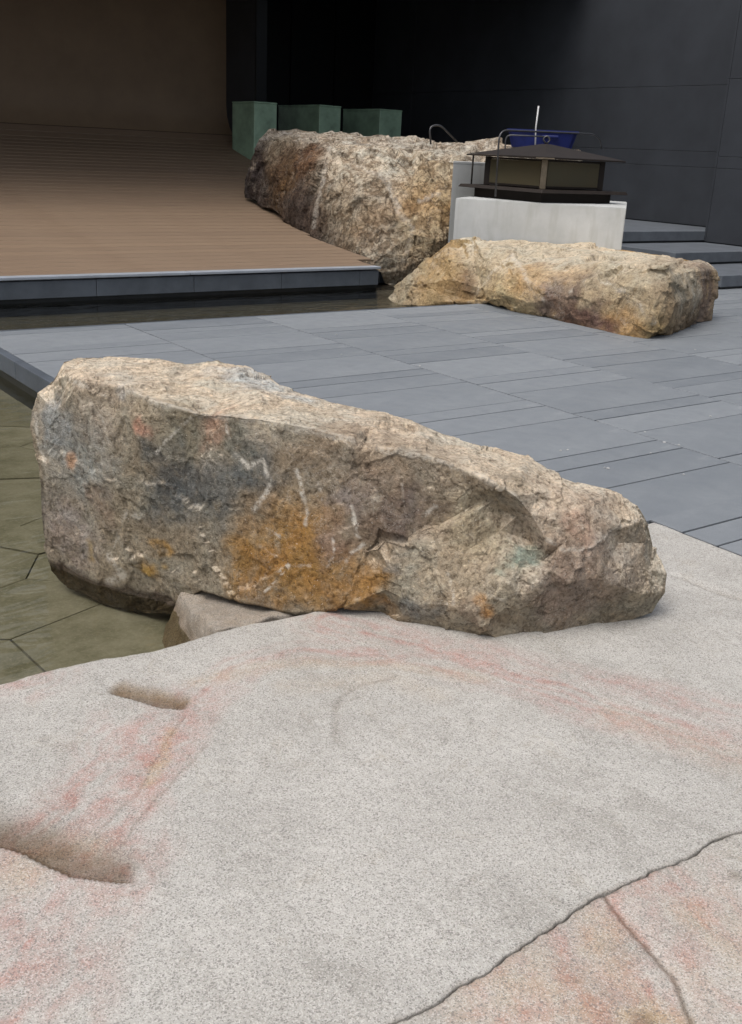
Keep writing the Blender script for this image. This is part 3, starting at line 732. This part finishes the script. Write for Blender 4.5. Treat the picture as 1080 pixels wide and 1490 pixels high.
inner = [(130, 556, .10), (100, 548, .2), (155, 561, .10), (182, 563, .09), (215, 580, .07), (250, 590, .055), (280, 600, .05), (310, 603, .06), (340, 606, .045), (380, 609, .05), (420, 616, .045), (470, 628, .05), (512, 638, .045), (526, 655, .055), (545, 652, .075), (585, 656, .06), (620, 663, .06), (655, 676, .06), (690, 691, .075), (722, 706, .075), (750, 722, .07), (772, 747, .09), (798, 790, .10),
         # top
         (150, 535, .32), (230, 550, .28), (300, 560, .30), (380, 575, .28), (450, 600, .25), (540, 620, .22), (620, 640, .22), (700, 670, .22), (760, 690, .2), (350, 545, .47), (330, 548, .45), (420, 575, .42),
         # front face
         (80, 600, .165), (120, 620, .125), (200, 640, .075), (100, 700, .14), (160, 700, .085), (230, 700, .055), (90, 780, .165), (130, 800, .14), (180, 820, .115), (230, 830, .09), (180, 760, .10), (260, 770, .055), (270, 680, .045), (320, 700, .035), (300, 640, .06), (380, 680, .035), (350, 760, .02), (320, 810, .03), (400, 830, -.015), (440, 760, .01), (450, 690, .03), (500, 700, .04), (480, 820, -.01), (520, 760, .035), (560, 740, .038), (590, 700, .055), (640, 720, .06), (560, 786, .042), (620, 765, .06), (670, 728, .08),
         (688, 712, .115), (668, 700, .085), (720, 726, .135), (733, 745, .16), (752, 752, .145), (768, 786, .155), (786, 800, .125), (790, 816, .12), (668, 748, .085), (692, 733, .115), (640, 764, .068), (590, 786, .048), (545, 792, .035),
         # lower bulge
         (530, 803, .03), (549, 799, .02), (592, 794, .025), (643, 772, .045), (670, 757, .055), (693, 744, .08), (728, 772, .11), (758, 800, .10), (570, 830, .0), (560, 860, -.02), (620, 830, .01), (680, 800, .045), (700, 840, .005), (640, 880, -.02), (600, 880, -.02), (755, 826, .06), (720, 870, -.025), (690, 890, -.035), (705, 915, -.02), (660, 860, -.01), (740, 850, .0), (800, 830, .075), (760, 872, .015), (730, 905, .02),
         # right end
         (800, 715, .20), (850, 735, .24), (830, 760, .16), (880, 760, .26), (905, 768, .31), (870, 795, .19), (820, 790, .12), (930, 760, .40), (935, 790, .42), (900, 790, .32), (850, 815, .14), (880, 830, .19), (910, 825, .26), (945, 830, .40), (830, 848, .085), (862, 843, .14), (900, 850, .21), (930, 865, .30), (780, 880, .055), (820, 880, .12), (870, 875, .20), (900, 880, .27), (840, 900, .19), (925, 885, .32)]
back = [(sv, zv, .60 - .06 * sv) for sv in (.1, .5, .9, 1.3, 1.7, 2.0) for zv in (.08, .25)] + [(.3, .45, .58), (.8, .45, .58), (.0, .3, .5)]
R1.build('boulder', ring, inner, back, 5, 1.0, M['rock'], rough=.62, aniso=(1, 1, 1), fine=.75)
bl = []
B = lambda x, y, r, c, s=.8: bl.append((x, y, r, c, s))
grey = (.24, .245, .235); dk = (.105, .112, .115); och = (.30, .165, .052); pinkc = (.36, .22, .165); beige = (.42, .35, .26); lav = (.22, .195, .195)
B(110, 660, .16, (.30, .31, .30)); B(70, 620, .09, (.33, .345, .35), .7); B(90, 780, .14, (.34, .285, .26), .8); B(70, 720, .07, (.31, .30, .27), .6); B(130, 610, .10, (.30, .25, .20), .6)
B(250, 690, .12, dk, .9); B(300, 730, .12, dk, .75); B(360, 680, .10, dk, .9); B(230, 740, .08, dk, .6); B(330, 640, .08, (.17, .175, .15), .7); B(250, 620, .10, (.24, .225, .17), .7)
B(205, 632, .045, (.44, .23, .17), .85); B(300, 620, .055, (.40, .25, .18), .8); B(100, 682, .035, (.46, .27, .16), .8); B(140, 740, .06, (.22, .15, .12), .5)
B(410, 805, .17, och, 1.); B(355, 832, .11, och, .95); B(455, 785, .10, och, .85); B(540, 858, .09, och, .95); B(480, 862, .11, och, .8); B(215, 835, .035, (.50, .30, .08), .9); B(225, 800, .03, (.48, .29, .09), .8); B(120, 805, .03, (.40, .27, .10), .6)
B(480, 680, .15, (.235, .19, .14), .9); B(590, 700, .14, (.225, .185, .14), .9); B(540, 740, .12, (.22, .165, .125), .85); B(600, 770, .09, (.175, .14, .125), .85); B(480, 790, .06, (.24, .185, .17), .6); B(500, 730, .05, lav, .5)
B(650, 820, .13, beige, .9); B(700, 770, .09, (.40, .35, .255), .9); B(610, 830, .09, (.40, .35, .27), .8); B(700, 860, .10, (.34, .29, .215), .8); B(760, 800, .05, (.26, .34, .29), .9); B(590, 870, .06, (.27, .27, .225), .7); B(610, 895, .05, (.17, .18, .18), .8); B(560, 820, .03, (.20, .19, .175), .7)
B(740, 735, .06, (.17, .15, .11), .85); B(775, 790, .04, (.13, .14, .125), .8); B(705, 880, .025, (.52, .27, .09), .9); B(690, 900, .05, (.27, .20, .15), .6)
B(830, 750, .14, (.47, .39, .315), .8); B(880, 740, .10, (.47, .39, .315), .8); B(860, 830, .12, (.36, .29, .24), .85); B(820, 880, .12, (.25, .185, .145), .85); B(890, 870, .10, (.22, .18, .145), .7); B(930, 820, .09, (.32, .275, .23), .7); B(860, 765, .05, (.42, .28, .21), .6)
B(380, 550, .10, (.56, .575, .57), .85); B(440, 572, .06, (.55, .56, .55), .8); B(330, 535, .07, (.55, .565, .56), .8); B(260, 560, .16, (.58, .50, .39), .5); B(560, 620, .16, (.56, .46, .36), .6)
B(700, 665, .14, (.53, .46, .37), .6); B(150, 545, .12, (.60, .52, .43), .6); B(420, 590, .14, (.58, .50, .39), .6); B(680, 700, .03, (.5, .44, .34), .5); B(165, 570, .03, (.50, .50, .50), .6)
vn = [([(275, 600), (262, 625), (235, 650), (220, 662)], .007, 1.), ([(335, 665), (350, 680), (375, 675), (382, 700), (380, 720), (360, 740)], .010, .9), ([(428, 690), (432, 720), (440, 750), (437, 765)], .010, .9), ([(455, 705), (462, 730)], .006, .7),
      ([(505, 745), (512, 770), (522, 790)], .009, .9), ([(380, 770), (400, 782)], .006, .9), ([(370, 795), (390, 810), (412, 818), (442, 828)], .007, 1.), ([(360, 848), (372, 842), (402, 838)], .007, 1.), ([(404, 832), (390, 855), (383, 870)], .005, .9), ([(478, 785), (478, 810), (472, 830)], .005, .8),
      ([(585, 715), (585, 738)], .007, .8), ([(612, 758), (632, 748)], .009, .8), ([(530, 800), (510, 815), (505, 825)], .008, .8), ([(150, 810), (175, 840), (150, 850)], .02, .6), ([(160, 800), (180, 760), (178, 745)], .009, .6), ([(190, 755), (215, 750)], .014, .6), ([(120, 590), (140, 610), (150, 640)], .006, .6), ([(45, 605), (48, 650), (58, 670)], .010, .6),
      ([(92, 548), (120, 562), (145, 580)], .012, .6), ([(180, 565), (240, 588), (300, 603), (380, 610), (470, 628), (515, 640), (560, 652), (620, 662), (690, 690), (745, 718)], .016, .5), ([(560, 880), (640, 880)], .006, .5), ([(645, 842), (650, 880)], .007, .5), ([(800, 790), (830, 800), (870, 795), (905, 770), (935, 750)], .010, .5), ([(700, 860), (740, 880), (780, 850)], .006, .4), ([(405, 700), (420, 690)], .006, .7), ([(325, 640), (320, 620)], .006, .8)]
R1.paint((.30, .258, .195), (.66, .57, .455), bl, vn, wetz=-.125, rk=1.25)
tag(R1.o, 'long grey and ochre rock tapering right, lying half in the pool', 'rock')

# ---- low golden rock beside the paving
R2 = Rock((7.18, 8.65), (7.28, 5.90))
ring2 = [(564, 433, .0), (575, 418, .12), (600, 395, .20), (625, 374, .28), (652, 351, .36), (690, 347, .6), (760, 352, 1.05), (840, 357, 1.45), (905, 361, 1.75), (960, 369, 1.78), (1000, 376, 1.76), (1030, 382, 1.72), (1040, 394, 1.70), (1043, 430, 1.70), (1037, 466, None, 0), (1005, 474, None, -.01), (975, 488, None, -.01), (940, 494, None, -.01), (905, 489, None, -.01), (850, 477, None, -.01), (790, 462, None, -.01), (740, 452, None, -.01), (700, 444, None, -.01), (655, 442, .02), (610, 446, .02), (580, 446, .0)]
inner2 = [(650, 375, .14), (700, 366, .3), (745, 366, .35), (760, 385, .20), (720, 395, .12), (700, 420, .07), (730, 425, -.02), (770, 440, -.04), (785, 420, .0), (740, 400, .05), (655, 405, .08), (610, 415, .08), (660, 430, .06), (690, 385, .2), (800, 380, .35), (860, 386, .3), (905, 388, .22), (945, 390, .15), (970, 386, .2), (800, 405, .12), (850, 412, .06), (905, 415, .04), (940, 420, .03), (955, 440, .04), (945, 465, .0), (900, 450, .02), (850, 445, .02), (810, 435, .03), (870, 470, .0), (975, 400, .25), (985, 440, .30), (1005, 395, .8), (1010, 430, .85), (1000, 460, .8), (1025, 420, 1.3), (1022, 455, 1.3), (880, 372, 1.0), (800, 365, .8), (960, 378, .9), (965, 480, .15)]
back2 = [(sv, zv, 1.72) for sv in (.9, 1.4, 1.9) for zv in (.1, .35)] + [(.3, .2, 1.2), (.3, .4, 1.0), (-.1, .2, .5)]
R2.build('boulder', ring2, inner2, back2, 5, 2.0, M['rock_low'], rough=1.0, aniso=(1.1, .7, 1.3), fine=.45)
bl = []; gold = (.44, .24, .065); cream = (.58, .49, .35)
B(590, 425, .40, (.36, .30, .21), .9); B(640, 400, .28, (.43, .30, .15), .9); B(700, 385, .28, (.46, .38, .26)); B(676, 415, .12, (.16, .09, .045), .8); B(660, 432, .15, (.30, .20, .10), .7); B(720, 420, .20, (.50, .39, .23), .9); B(770, 436, .2, (.52, .42, .26), .9); B(775, 395, .20, gold, .95); B(815, 408, .22, gold, .95); B(860, 400, .2, (.50, .41, .26), .7)
B(800, 432, .17, (.13, .078, .068), 1.); B(840, 440, .25, (.115, .066, .058), 1.); B(885, 455, .22, (.13, .075, .06), 1.); B(820, 455, .2, (.14, .085, .062), 1.); B(930, 478, .13, gold, .95); B(915, 440, .18, (.46, .29, .12), .9); B(950, 425, .22, (.54, .45, .31), .9); B(860, 418, .12, (.52, .42, .28), .8); B(900, 410, .14, (.50, .40, .25), .7); B(965, 470, .10, (.48, .38, .20), .8)
B(1000, 430, .42, (.20, .15, .10), 1.); B(1025, 440, .38, (.22, .165, .13), 1.); B(1010, 400, .2, (.26, .20, .125), .8); B(1000, 470, .2, (.17, .125, .08), .9); B(985, 440, .16, (.19, .13, .07), .9)
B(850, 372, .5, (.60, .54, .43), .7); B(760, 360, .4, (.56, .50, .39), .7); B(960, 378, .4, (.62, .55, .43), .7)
vn = [([(680, 440), (720, 390), (745, 368)], .03, .5), ([(745, 368), (765, 400), (790, 440)], .03, .5), ([(830, 420), (880, 410), (905, 425)], .03, .6), ([(1000, 400), (1015, 430), (1010, 460)], .03, .35), ([(930, 440), (955, 470)], .03, .5)]
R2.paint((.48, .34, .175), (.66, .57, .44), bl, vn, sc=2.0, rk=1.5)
tag(R2.o, 'low golden brown rock beside the grey paving and below the pale plinth', 'rock')

# ---- tall rock standing at the end of the timber slope
R3 = Rock((8.25, 15.1), (7.95, 10.75))
ring3 = [(356, 287, .0), (358, 262, .03), (366, 232, .08), (378, 204, .15), (392, 190, .3), (430, 189, .7), (480, 194, 1.2), (560, 198, 2.0), (640, 205, 2.5), (700, 205, 2.9), (750, 208, 3.1), (800, 212, 3.3), (845, 219, 3.4), (850, 240, 3.2), (800, 255, 2.6), (700, 262, 1.7), (659, 270, 1.30), (657, 300, 1.26), (655, 345, 1.22), (640, 385, 1.1), (600, 412, .8), (575, 420, .55), (560, 412, .4), (553, 397, .28), (535, 388, .12), (510, 378, .05), (480, 362, .0), (455, 346, .0), (430, 330, .0), (400, 312, .0)]
inner3 = [(395, 204, .22), (440, 207, .35), (480, 208, .40), (500, 206, .55), (560, 222, .85), (620, 229, 1.15), (661, 236, 1.40), (460, 235, .2), (420, 240, .1), (390, 250, .06), (400, 285, .02), (440, 300, .03), (470, 270, .15), (480, 320, .08), (500, 240, .35), (520, 290, .25), (510, 345, .1), (550, 250, .65), (555, 320, .40), (560, 370, .30), (600, 270, .95), (600, 340, .70), (590, 390, .6), (640, 260, 1.22), (640, 310, 1.10), (640, 350, 1.0), (615, 375, .85), (600, 215, 1.7), (680, 222, 1.9), (750, 222, 2.6)]
back3 = [(sv, zv, 2.4 + .3 * sv) for sv in (1.2, 2.0, 2.8) for zv in (.7, 1.1)] + [(.6, 1.1, 1.2), (3.4, .6, 2.4), (3.6, .2, 1.4)]
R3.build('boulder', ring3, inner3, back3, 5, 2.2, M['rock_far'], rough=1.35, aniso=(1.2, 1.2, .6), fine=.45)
bl = []
B(375, 270, .55, (0.058, 0.045, 0.046), 1.); B(395, 300, .5, (0.065, 0.048, 0.041), 1.); B(420, 265, .40, (0.116, 0.065, 0.027), 1.); B(445, 290, .38, (0.095, 0.058, 0.034), 1.); B(405, 235, .25, (0.129, 0.082, 0.048), 1.); B(405, 206, .2, (0.231, 0.197, 0.150), .9); B(445, 228, .22, (0.136, 0.075, 0.041), .95); B(460, 340, .4, (0.102, 0.078, 0.061), 1.); B(430, 325, .35, (0.075, 0.054, 0.044), 1.); B(490, 355, .3, (0.136, 0.109, 0.082), .8)  # left face: brown stone, colours darkened further to paint in its shade
B(520, 240, .40, (.54, .48, .39), .9); B(560, 325, .36, (.22, .125, .05), 1.); B(500, 290, .30, (.32, .27, .20), .7); B(600, 245, .4, (.56, .50, .40), .9); B(632, 288, .3, (.44, .27, .11), 1.); B(640, 250, .3, (.43, .36, .25), .7); B(600, 370, .35, (.42, .37, .30), .9); B(550, 375, .3, (.37, .32, .25), .8); B(620, 335, .25, (.43, .34, .21), .7); B(545, 290, .22, (.40, .34, .26), .7)
vn = [([(480, 210), (470, 260), (455, 330)], .05, .5), ([(575, 300), (600, 330), (590, 380)], .05, .4), ([(610, 290), (640, 280)], .04, .5), ([(520, 240), (560, 260), (580, 300)], .05, .5)]
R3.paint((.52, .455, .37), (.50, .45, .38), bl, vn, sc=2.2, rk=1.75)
tag(R3.o, 'tall brown and cream rock block standing at the end of the timber slope', 'rock')

# ================================================================== PLINTH, LANTERN, SMALL THINGS
a = np.array([7.80, 9.24]); b = np.array([8.94, 7.74]); uu = (b - a) / np.linalg.norm(b - a); ll = np.linalg.norm(b - a)
rz = math.atan2(uu[1], uu[0])
pt = empty('concrete_plinth', (a[0], a[1], 0), rz); tag(pt, 'long low pale concrete plinth under the dark lantern', 'plinth')
bm = bmesh.new(); vd = b / np.linalg.norm(b); q = b + vd * 2.0 - a; nn_ = np.array([-uu[1], uu[0]])
add_prism(bm, [(0, 0), (ll, 0), (float(q @ uu), float(q @ nn_)), (0, 1.95)], 0, 1.0)
bmesh.ops.bevel(bm, geom=[e for e in bm.edges if e.calc_length() > .5], offset=.008, segments=2, affect='EDGES'); bm_obj('base_block', bm, M['concrete'], pt)
cb = empty('concrete_block', (8.30, 9.92, 0)); tag(cb, 'upright pale concrete block between the tall rock and the lantern', 'block')
for nm, z0, z1, g_ in (('body', 0, 1.36, 0), ('cap', 1.362, 1.385, .003)):
    bm = bmesh.new(); add_prism(bm, [(-g_, -g_), (1.1 + g_, -g_), (1.6, .70), (.62, .74)], z0, z1); bm_obj(nm, bm, M['concrete'], cb)
LC = Vector((9.03, 9.13, 1.0)); fw = math.atan2(LC.y, LC.x)
lt = empty('lantern', LC, fw); tag(lt, 'wide dark bronze lantern with low pyramid roof on the concrete plinth', 'lantern')
def square(h, z):   # corners towards and across the view
    return [(-h, 0, z), (0, -h, z), (h, 0, z), (0, h, z)]
def frustum(name, h0, z0, h1, z1, mat, parent, bev=.004):
    V = square(h0, z0) + square(h1, z1)
    bm = bmesh.new(); v = [bm.verts.new(p) for p in V]
    for f in ((3, 2, 1, 0), (4, 5, 6, 7), (0, 1, 5, 4), (1, 2, 6, 5), (2, 3, 7, 6), (3, 0, 4, 7)): bm.faces.new([v[i] for i in f])
    bmesh.ops.bevel(bm, geom=bm.edges[:], offset=bev, segments=1, affect='EDGES'); return bm_obj(name, bm, mat, parent)
frustum('foot', .80, .0, .80, .105, M['bronze'], lt)
frustum('base_plate', 1.0, .105, .97, .140, M['bronze'], lt)
rf = frustum('roof', .92, .480, .05, .625, M['bronze'], lt)
frustum('eave_trim', .925, .462, .925, .478, M['bronze'], rf, .002)
tube('finial', rounded([(-.02, .0, .62), (-.02, .05, .68), (-.02, .0, .72), (-.02, -.04, .67), (-.02, .0, .625)], .03), .010, M['steel'], rf)
box('eave_highlight_strip', -.932, -.924, -.10, .10, .462, .474, M['bronze_trim'], rf)  # painted highlight: lighter strip on the front corner of the eave
hp = .66
for i, (p, q) in enumerate(zip(square(hp, 0), square(hp, 0)[1:] + square(hp, 0)[:1])):
    p = Vector(p); q = Vector(q); d = (q - p).normalized(); nrm = Vector((d.y, -d.x, 0))
    V = []; th = .008
    for s_ in (p + d * .05, q - d * .05):
        for zz in (.165, .435):
            V += [s_ + nrm * th + Vector((0, 0, zz)), s_ - nrm * th + Vector((0, 0, zz))]
    pn = mesh_obj('panel', V, [(0, 2, 6, 4), (1, 5, 7, 3), (0, 4, 5, 1), (2, 3, 7, 6), (0, 1, 3, 2), (4, 6, 7, 5)], M['glass'], lt)
    for zz in (.150, .436):
        V = []
        for s_ in (p + d * .03, q - d * .03):
            for z2 in (zz, zz + .022): V += [s_ + nrm * .018 + Vector((0, 0, z2)), s_ - nrm * .018 + Vector((0, 0, z2))]
        mesh_obj('frame_rail', V, [(0, 2, 6, 4), (1, 5, 7, 3), (0, 4, 5, 1), (2, 3, 7, 6), (0, 1, 3, 2), (4, 6, 7, 5)], M['bronze'], pn)
    box('post', p.x - .035, p.x + .035, p.y - .035, p.y + .035, .141, .461, M['bronze_trim'] if i == 0 else M['bronze'], lt, .004)
for p in square(.84, 0)[3:]: tube('corner_rod', [(p[0], p[1], .135), (p[0], p[1], .47)], .010, M['bronze'], lt)

# bent steel frame, blue tub, rod, wire hoop
def at_dist(px, py, d):
    v = ray(px, py); return Vector(O + v / np.linalg.norm(v) * d)
fr = empty('steel_frame', at_dist(790, 285, 12.0)); tag(fr, 'thin bent steel tube frame arching up over the lantern roof', 'frame')
def ftube(name, pts, r, par): 
    o = tube(name, [Vector(p) - fr.location for p in pts], r, M['steel'], par)
    return o
ftube('hoop', rounded([at_dist(721, 286, 12.05), at_dist(727, 189, 12.05), at_dist(864, 195, 13.2), at_dist(874, 204, 13.4), at_dist(876, 216, 13.5)], .12), .010, fr)
ftube('brace', rounded([at_dist(735, 225, 13.9), at_dist(736, 196, 13.9), at_dist(800, 199, 13.9)], .08), .009, fr)
tl = at_dist(738, 213, 15.2); tr_ = at_dist(838, 217, 15.2); d = tr_ - tl; d.z = 0; L = d.length
tb = empty('plastic_tub', tl, math.atan2(d.y, d.x)); tag(tb, 'dark blue plastic tub behind the lantern roof', 'tub')
bm = bmesh.new()
tubring = []
for z, ins in ((.0, .06), (.20, .0), (.21, -.02), (.235, -.02), (.235, .02), (.20, .03), (.04, .08)):
    tubring.append([bm.verts.new(p) for p in ((ins, ins, z), (L - ins, ins, z), (L - ins, .7 - ins, z), (ins, .7 - ins, z))])
bm.faces.new(tubring[0][::-1]); bm.faces.new(tubring[-1])
for r0, r1 in zip(tubring[:-1], tubring[1:]):
    for k in range(4): bm.faces.new((r0[k], r0[(k + 1) % 4], r1[(k + 1) % 4], r1[k]))
bmesh.ops.bevel(bm, geom=[e for e in bm.edges if abs(e.verts[0].co.z - e.verts[1].co.z) > .1], offset=.04, segments=2, affect='EDGES')
body = bm_obj('body', bm, M['blue'], tb)
box('handle', L * .5, L * .5 + .22, -.035, .0, .14, .17, M['blue'], tb, .008, 2)
rd = tube('white_rod', [at_dist(779, 216, 14.6), at_dist(780, 185, 14.6), at_dist(784, 154, 14.6)], .010, M['white']); tag(rd, 'thin white rod sticking up behind the lantern', 'rod')
wh = tube('wire_hoop', rounded([at_dist(627, 210, 15.5), at_dist(625, 184, 15.5), at_dist(640, 181, 15.6), at_dist(665, 206, 15.8)], .1), .014, M['steel']); tag(wh, 'small bent grey hoop on top of the tall rock', 'hoop')

# pale chips scattered on the paving
bm = bmesh.new()
for px, py, r in [(611, 533, .014), (584, 474, .012), (870, 613, .010), (967, 644, .014), (988, 648, .011), (885, 682, .013), (880, 681, .007), (826, 655, .012), (816, 656, .010), (939, 629, .010), (1034, 606, .012), (1012, 509, .014), (947, 660, .008), (490, 487, .012), (497, 516, .010), (995, 691, .009)]:
    p = ground(px, py, 0); n = 6; r *= .7; a0 = random.random() * 6
    ring_ = [(p[0] + math.cos(a0 + 2 * math.pi * k / n) * r * random.uniform(.5, 1.1), p[1] + math.sin(a0 + 2 * math.pi * k / n) * r * random.uniform(.5, 1.1)) for k in range(n)]
    add_prism(bm, ring_, .001, .0045)
tag(bm_obj('litter', bm, M['chip']), 'tiny pale chips scattered on the grey paving', 'litter', kind='stuff')
